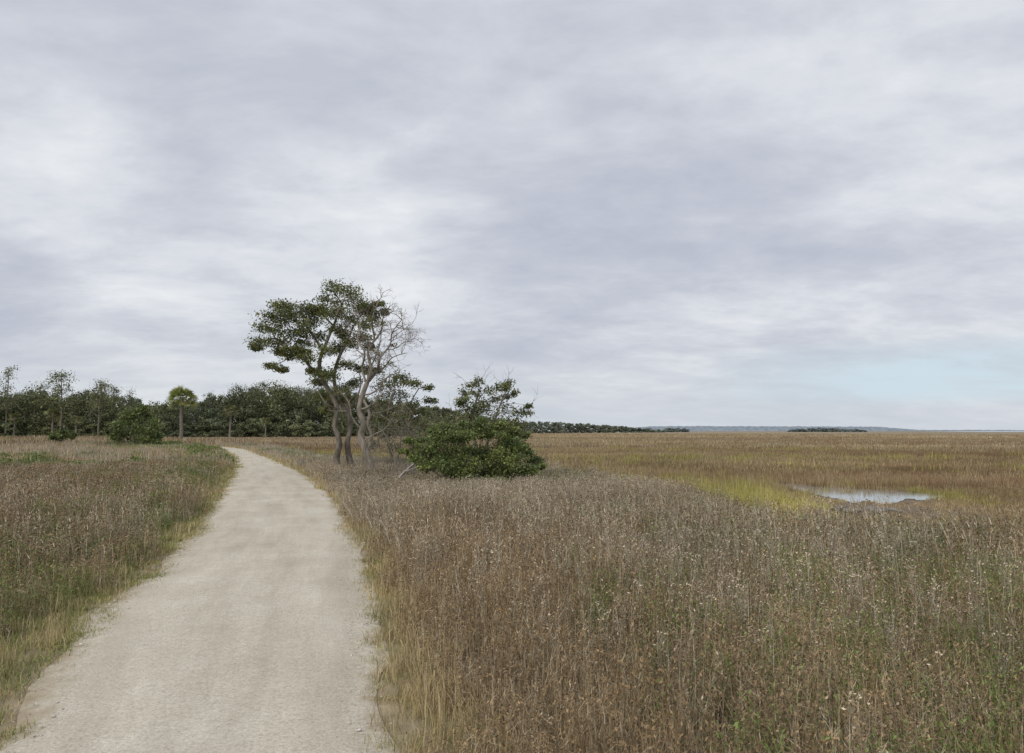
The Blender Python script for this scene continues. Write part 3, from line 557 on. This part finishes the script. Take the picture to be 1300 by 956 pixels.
# ---------------------------------------------------------------- far trees
FEV=[(.19,.21,.12),(.145,.17,.10),(.235,.25,.135),(.17,.18,.115)]
FPI=[(.19,.21,.12),(.15,.175,.105),(.23,.235,.135)]
def far_oak(t,seed):
    mb=MB(); tube(mb,spl([np.array([0,0,0]),np.array([.3,0,2.5]),np.array([0,0,7])]),[.4,.15],6); mb.build('trunk',M_bark,t)
    c=[]; tn=rng.uniform(.75,1.35)
    for k in range(24):
        a=rng.uniform(0,6.28); u=rng.uniform(0,1); zz=1.2+9.4*u; r=4.8*math.sqrt(max(.08,1-((u-.35)/.72)**2))*rng.uniform(.3,1)
        c.append((np.array([r*math.cos(a),r*math.sin(a),zz]),1.8,1.3))
    mb=MB(); crown(mb,c,100,.30,K(FEV,tn),5,.6); mb.build('crown',M_far,t)
def far_pine(t,seed):
    lean=rng.normal()*.8
    mb=MB(); P=[np.array([lean*(k/5)**2+rng.normal()*.15,0,17*k/5]) for k in range(6)]; s=spl(P,3); tube(mb,s,[.22,.06],6); c=[]
    lo=rng.uniform(4.5,8); bias=rng.uniform(0,6.28)
    for k in range(rng.integers(24,34)):
        zz=rng.uniform(lo,16.8); r=rng.uniform(.2,3.2)*(1 if zz<14.5 else .55); a=bias+rng.normal()*1.8; b_=s[min(len(s)-1,int((zz-1)/17*len(s)))]; q=np.array([b_[0]+r*math.cos(a),r*math.sin(a),zz+.2]); z_=rng.uniform(.6,1.5); c.append((q,1.35*z_,.95*z_)); tube(mb,[b_,q],[.06,.03],4)
    mb.build('trunk',M_bark,t); mb=MB(); crown(mb,c,60,.22,FPI,6,.75); mb.build('crown',M_far,t)
def dup(r0,label=None,group=None):
    r=r0.copy(); COL.objects.link(r)
    for ch in list(r0.children):
        c=ch.copy(); COL.objects.link(c); c.parent=r
    if label:r['label']=label
    if group:r['group']=group
    return r
lab={'oak':'dark rounded evergreen tree in the front of the distant wood','pine':'slim pine standing above the distant wood','palm':'small distant palm at the foot of the wood'}
grp={'oak':'rounded trees of the distant wood','pine':'pines of the distant wood','palm':'palms at the edge of the distant wood'}
pr={'oak':[],'pine':[],'palm':[]}
for k in range(8): t=thing('broadleaf_tree',lab['oak'],'tree',(0,0,0),grp['oak']); far_oak(t,k); pr['oak'].append([t,11.8,False])
for k in range(6): t=thing('pine_tree',lab['pine'],'tree',(0,0,0),grp['pine']); far_pine(t,k); pr['pine'].append([t,17.3,False])
for k in range(2): t=thing('cabbage_palm',lab['palm'],'palm tree',(0,0,0),grp['palm']); palm_parts(t,5,1.7,24,9,.10,.25,((.17,.19,.09),(.22,.24,.11),(.28,.27,.14))); pr['palm'].append([t,6.6,False])
TOPX=[-80,0,30,55,70,100,120,155,180,205,240,262,285,310,345,375,400,440,480,540,570,590,620,660,700,760,800,835]
TOPY=[498,497,494,491,496,497,494,494,504,508,506,500,498,491,487,490,491,492,500,509,512,520,528,534,534,538,541,545]
DX=[-80,400,560,680,835]; DY=[200,225,300,560,900]
def place(kind,px,top,D,label=None):
    L_=pr[kind]; e=L_[rng.integers(len(L_))]
    for q in L_:
        if not q[2]: e=q;break
    t=e[0] if not e[2] else dup(e[0]); 
    if not e[2]: e[2]=True
    o=base(px,D); hh=(547-top)/F*D+H-o[2]; s=hh/e[1]; t.location=[float(v) for v in o]; w=rng.uniform(.85,1.3)
    t.scale=(s*w,s*w,s); t.rotation_euler=(0,0,rng.uniform(0,6.28))
    t['label']=label or lab[kind]
    if label and 'group' in t: del t['group']
    return t
for px in np.arange(-30,432,13.0):
    p=px+rng.uniform(-4,4); tp=np.interp(p,TOPX,TOPY); place('oak',p,tp+rng.choice([-1,3,8,14,18]),np.interp(p,DX,DY)+rng.uniform(-12,8))
for px,tp in [(36,492),(48,489),(145,491),(164,495),(266,499),(295,493),(303,490),(315,491),(326,489),(338,485),(349,486),(358,487),(368,488),(378,487),(386,490),(395,490),(410,488),(109,495),(247,503),(24,495),(92,496)]:
    place('pine',px,tp,np.interp(px,DX,DY)+rng.uniform(-5,20))
place('pine',9,465,190,'tall wide topped pine at the far left edge, highest above the wood')
place('pine',79,473,190,'tallest slender pine rising over the wood left of the palm')
place('pine',127,484,188,'flat topped pine rising between the left pines and the palm')
for px,tp in [(20,522),(68,516),(98,526),(293,512),(338,528)]:
    place('palm',px,tp,186+rng.uniform(-6,4))
# woodland mass
def mass(name,label,pxs,topf,Df,step,leafk,cols,mat,dens=1.0,back=(6,30)):
    mb=MB(); px=pxs[0]
    while px<pxs[1]:
        for row in range(2):
            p=px+rng.uniform(-step,step)*.5; D=Df(p)+rng.uniform(*back); top=topf(p)+rng.uniform(0,5)*(1 if D<400 else .25)+row*1.0
            hh=(547-top)/F*D+H; x=(p-650)/F*D; wd=step/F*D*.75; lf=leafk*D/F; tn=rng.uniform(.75,1.3)
            c=[]
            for k in range(9):
                u=(k+rng.uniform())/9; c.append((np.array([x+rng.uniform(-1,1)*wd*(1-.5*u*u),D+rng.uniform(-1,1)*4,-.4+hh*(.06+.88*u)]),wd*.42,hh*.09))
            crown(mb,c,int(60*dens),lf,K(cols,tn),4,.7)
        px+=step*.8
    return tag(mb.build(name,mat),label,'woodland',kind='stuff')
tf=lambda p:np.interp(p,TOPX,TOPY)+2; df=lambda p:np.interp(p,DX,DY)
mass('woodland','dense dark evergreen wood along the left horizon behind the marsh',(-90,600),tf,lambda p:df(p)+12,13,1.6,FEV,M_far,2.6)
mass('undergrowth','dark scrub at the foot of the distant left wood',(-90,600),lambda p:530+4*math.sin(p*.11)+3*math.sin(p*.37),lambda p:df(p)-16,12,1.3,FEV,M_far,1.5,(0,8))
HAZ1=[(.185,.21,.17),(.16,.185,.155),(.22,.235,.185)]  # leaf greens with distance haze mixed into the colour
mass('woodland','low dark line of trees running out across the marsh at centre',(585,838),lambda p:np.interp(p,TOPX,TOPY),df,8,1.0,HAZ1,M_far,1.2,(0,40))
HAZ2=[(.20,.23,.225),(.17,.20,.20)]  # bluer leaf tones, haze painted in for the horizon islands
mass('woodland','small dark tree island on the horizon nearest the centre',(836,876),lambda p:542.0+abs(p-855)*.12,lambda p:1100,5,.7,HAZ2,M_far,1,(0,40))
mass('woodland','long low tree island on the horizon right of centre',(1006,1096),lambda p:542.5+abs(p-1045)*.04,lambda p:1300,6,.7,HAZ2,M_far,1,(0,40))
# far shore
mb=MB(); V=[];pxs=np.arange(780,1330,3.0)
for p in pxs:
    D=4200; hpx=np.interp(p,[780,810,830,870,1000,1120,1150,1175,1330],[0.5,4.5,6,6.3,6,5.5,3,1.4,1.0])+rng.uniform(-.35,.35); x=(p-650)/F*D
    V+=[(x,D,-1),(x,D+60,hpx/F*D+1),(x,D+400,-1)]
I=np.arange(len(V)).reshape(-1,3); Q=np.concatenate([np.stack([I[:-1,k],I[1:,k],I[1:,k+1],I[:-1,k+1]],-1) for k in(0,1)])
mb.add(V,Q,None,np.tile((.27,.31,.37),(len(V),1))); tag(mb.build('distant_hills',M_far),kind='structure')  # blue-grey vertex colour carries the aerial haze of the far ridge
# ---------------------------------------------------------------- person
M_skin=plain('skin',(.45,.28,.20)); M_teal=plain('teal_cloth',(.05,.38,.46)); M_trou=plain('dark_cloth',(.05,.055,.07)); M_hair=plain('hair',(.06,.04,.025)); M_shoe=plain('shoe_leather',(.10,.09,.08))
def skin_obj(name,V,E,Rd,mat,parent,root=0):
    me=bpy.data.meshes.new(name); me.from_pydata(V,E,[]); o=bpy.data.objects.new(name,me); COL.objects.link(o); o.parent=parent
    o.modifiers.new('skin','SKIN'); sv=me.skin_vertices[0].data if me.skin_vertices else None
    if sv is None:
        bpy.context.view_layer.objects.active=o; bpy.context.view_layer.update()
        bpy.ops.object.select_all(action='DESELECT'); o.select_set(True)
        bpy.ops.mesh.customdata_skin_add()
        sv=me.skin_vertices[0].data
    for i,r in enumerate(Rd): sv[i].radius=(r,r) if np.isscalar(r) else r
    sv[root].use_root=True
    ss=o.modifiers.new('sub','SUBSURF'); ss.levels=2; ss.render_levels=2; me.materials.append(mat)
    return o
px_=-47.3; py_=75.0; zz=float(G(px_,py_))+.045
pe=thing('person','person in a teal jacket and dark trousers walking on the path at far left','person',(px_,py_,zz)); pe.rotation_euler=(0,0,R(-60))
V=[(0,0,.95),(0,0,1.15),(0,0,1.38),(0,0,1.48),(0,.01,1.56),(0,.02,1.66),(0,.0,1.73),
   (.17,0,1.38),(.22,-.10,1.12),(.21,.06,.90),(.20,.10,.82),(-.17,0,1.38),(-.22,.10,1.12),(-.21,.22,.92),(-.20,.27,.85),
   (.09,0,.88),(.10,.16,.50),(.10,.10,.09),(.10,.24,.04),(-.09,0,.88),(-.10,-.04,.48),(-.10,-.28,.12),(-.10,-.18,.04)]
E=[(0,1),(1,2),(2,3),(3,4),(4,5),(5,6),(2,7),(7,8),(8,9),(9,10),(2,11),(11,12),(12,13),(13,14),(0,15),(15,16),(16,17),(17,18),(0,19),(19,20),(20,21),(21,22)]
Rd=[.13,.115,.12,.055,.075,.095,.06,.055,.042,.032,.03,.055,.042,.032,.03,.085,.058,.04,.03,.085,.058,.04,.03]
skin_obj('body',V,E,Rd,M_skin,pe)
jv=[0,1,2,7,8,9,11,12,13]; mp={v:i for i,v in enumerate(jv)}
skin_obj('jacket',[V[i] for i in jv],[(mp[a],mp[b]) for a,b in E if a in mp and b in mp],[.15,.14,.145,.075,.06,.05,.075,.06,.05],M_teal,pe)
jv=[0,15,16,17,19,20,21]; mp={v:i for i,v in enumerate(jv)}
skin_obj('trousers',[V[i] for i in jv],[(mp[a],mp[b]) for a,b in E if a in mp and b in mp],[.145,.10,.078,.06,.10,.078,.06],M_trou,pe)
skin_obj('hair',[(0,-.03,1.60),(0,-.02,1.72),(0,.03,1.76)],[(0,1),(1,2)],[.08,.09,.06],M_hair,pe)
for a,b in((17,18),(21,22)): skin_obj('shoe',[V[a],V[b]],[(0,1)],[.055,.045],M_shoe,pe)
# ---------------------------------------------------------------- world
w=bpy.data.worlds.new('World'); scn.world=w; w.use_nodes=True; nt=w.node_tree; nt.nodes.clear(); N=nt.nodes.new; L=nt.links.new
SE,SR=R(42),R(215)
sky=N('ShaderNodeTexSky'); sky.sky_type='NISHITA'; sky.sun_disc=False; sky.sun_elevation=SE; sky.sun_rotation=SR; sky.air_density=1.2; sky.dust_density=2
tc=N('ShaderNodeTexCoord'); sx=N('ShaderNodeSeparateXYZ'); L(tc.outputs['Generated'],sx.inputs[0])
def mt(op,a,b=None,c=None,clamp=False):
    q=N('ShaderNodeMath'); q.operation=op; q.use_clamp=clamp
    for i,v in enumerate((a,b,c)):
        if v is None: continue
        if isinstance(v,(int,float)): q.inputs[i].default_value=v
        else: L(v,q.inputs[i])
    return q.outputs[0]
def mr(v,a,b,c=0,d=1):
    q=N('ShaderNodeMapRange'); q.interpolation_type='SMOOTHSTEP'; L(v,q.inputs[0]); q.inputs[1].default_value=a;q.inputs[2].default_value=b;q.inputs[3].default_value=c;q.inputs[4].default_value=d; return q.outputs[0]
def mixc(f,a,b):
    x=N('ShaderNodeMix'); x.data_type='RGBA'
    if isinstance(f,(int,float)): x.inputs[0].default_value=f
    else: L(f,x.inputs[0])
    for i,v in((6,a),(7,b)):
        if isinstance(v,tuple): x.inputs[i].default_value=(*v,1)
        else: L(v,x.inputs[i])
    return x.outputs[2]
X_,Y_,Z_=sx.outputs; zc=mt('ADD',mt('MAXIMUM',Z_,0),.21); u=mt('DIVIDE',X_,zc); v=mt('DIVIDE',Y_,zc)
cb=N('ShaderNodeCombineXYZ'); L(u,cb.inputs[0]); L(v,cb.inputs[1])
def cn(scale,rot,sc,detail,rough,dist,off=(0,0,0)):
    mp=N('ShaderNodeMapping'); mp.inputs['Rotation'].default_value=(0,0,R(rot)); mp.inputs['Scale'].default_value=sc; mp.inputs['Location'].default_value=off; L(cb.outputs[0],mp.inputs['Vector'])
    n=N('ShaderNodeTexNoise'); n.inputs['Scale'].default_value=scale; n.inputs['Detail'].default_value=detail; n.inputs['Roughness'].default_value=rough; n.inputs['Distortion'].default_value=dist; L(mp.outputs[0],n.inputs['Vector']); return n.outputs['Fac']
nA=cn(.95,-25,(.85,1.0,1),6,.58,.25,(3,1,0)); nB=cn(2.8,65,(.75,1.15,1),7,.60,.3,(7,2,0)); nC=cn(9.0,-50,(.8,1.1,1),5,.6,.2,(1,4,0))
n=mt('ADD',mt('MULTIPLY',nA,.53),mt('ADD',mt('MULTIPLY',nB,.34),mt('MULTIPLY',nC,.13)))
def blob(px,py,rad,amp):
    d=unit(ray(px,py)); q=N('ShaderNodeVectorMath'); q.operation='DOT_PRODUCT'; L(tc.outputs['Generated'],q.inputs[0]); q.inputs[1].default_value=tuple(d)
    return mr(q.outputs['Value'],math.cos(R(rad)),1,0,amp)
for b_ in [(390,325,11,.10),(1180,120,14,.07),(60,250,10,.07),(170,410,8,.09),(560,320,7,.06),(1230,330,10,.04),(640,110,20,-.03),(250,110,12,-.03),(700,270,12,-.02),(130,350,7,-.02)]: n=mt('ADD',n,blob(*b_))
cr=ramp(N,[(.38,(4.95,5.3,6.2)),(.46,(5.65,5.95,6.7)),(.525,(6.4,6.68,7.32)),(.58,(7.25,7.5,8.0)),(.67,(8.45,8.6,8.85))]); L(n,cr.inputs['Fac'])
hz=mr(Z_,0.0,.14,1,0); c=mixc(mt('MULTIPLY',hz,.6),cr.outputs[0],(6.7,7.2,7.7))
az=mt('DIVIDE',X_,mt('MAXIMUM',Y_,.05)); g1=mr(az,.22,.52); g2=mt('MULTIPLY',mr(Z_,.025,.05),mr(Z_,.075,.12,1,0)); g3=mr(nB,.36,.56,.6,1)
gap=mt('MULTIPLY',mt('MULTIPLY',g1,g2),g3,None,True); c=mixc(mt('MULTIPLY',gap,.85),c,(6.2,7.55,8.4))
c=mixc(.95,sky.outputs[0],c)
bg=N('ShaderNodeBackground'); bg.inputs['Strength'].default_value=.1; L(c,bg.inputs['Color']); ow=N('ShaderNodeOutputWorld'); L(bg.outputs[0],ow.inputs[0])
sl=bpy.data.lights.new('sun','SUN'); sl.energy=1.4; sl.angle=R(14); sl.color=(1,.95,.86); so=bpy.data.objects.new('sun',sl); COL.objects.link(so)
from mathutils import Vector
az_=SR; dirv=Vector((math.sin(az_)*math.cos(SE),math.cos(az_)*math.cos(SE),math.sin(SE))); so.rotation_euler=dirv.to_track_quat('Z','Y').to_euler()
cd=bpy.data.cameras.new('camera'); cam=bpy.data.objects.new('camera',cd); COL.objects.link(cam); cam.location=(0,0,H); cam.rotation_euler=(R(90)+PIT,0,0)
cd.sensor_width=36; cd.lens=36*F/1300; cd.clip_start=.05; cd.clip_end=30000; scn.camera=cam
scn.view_settings.view_transform='Standard'; scn.view_settings.look='None'; scn.view_settings.exposure=0
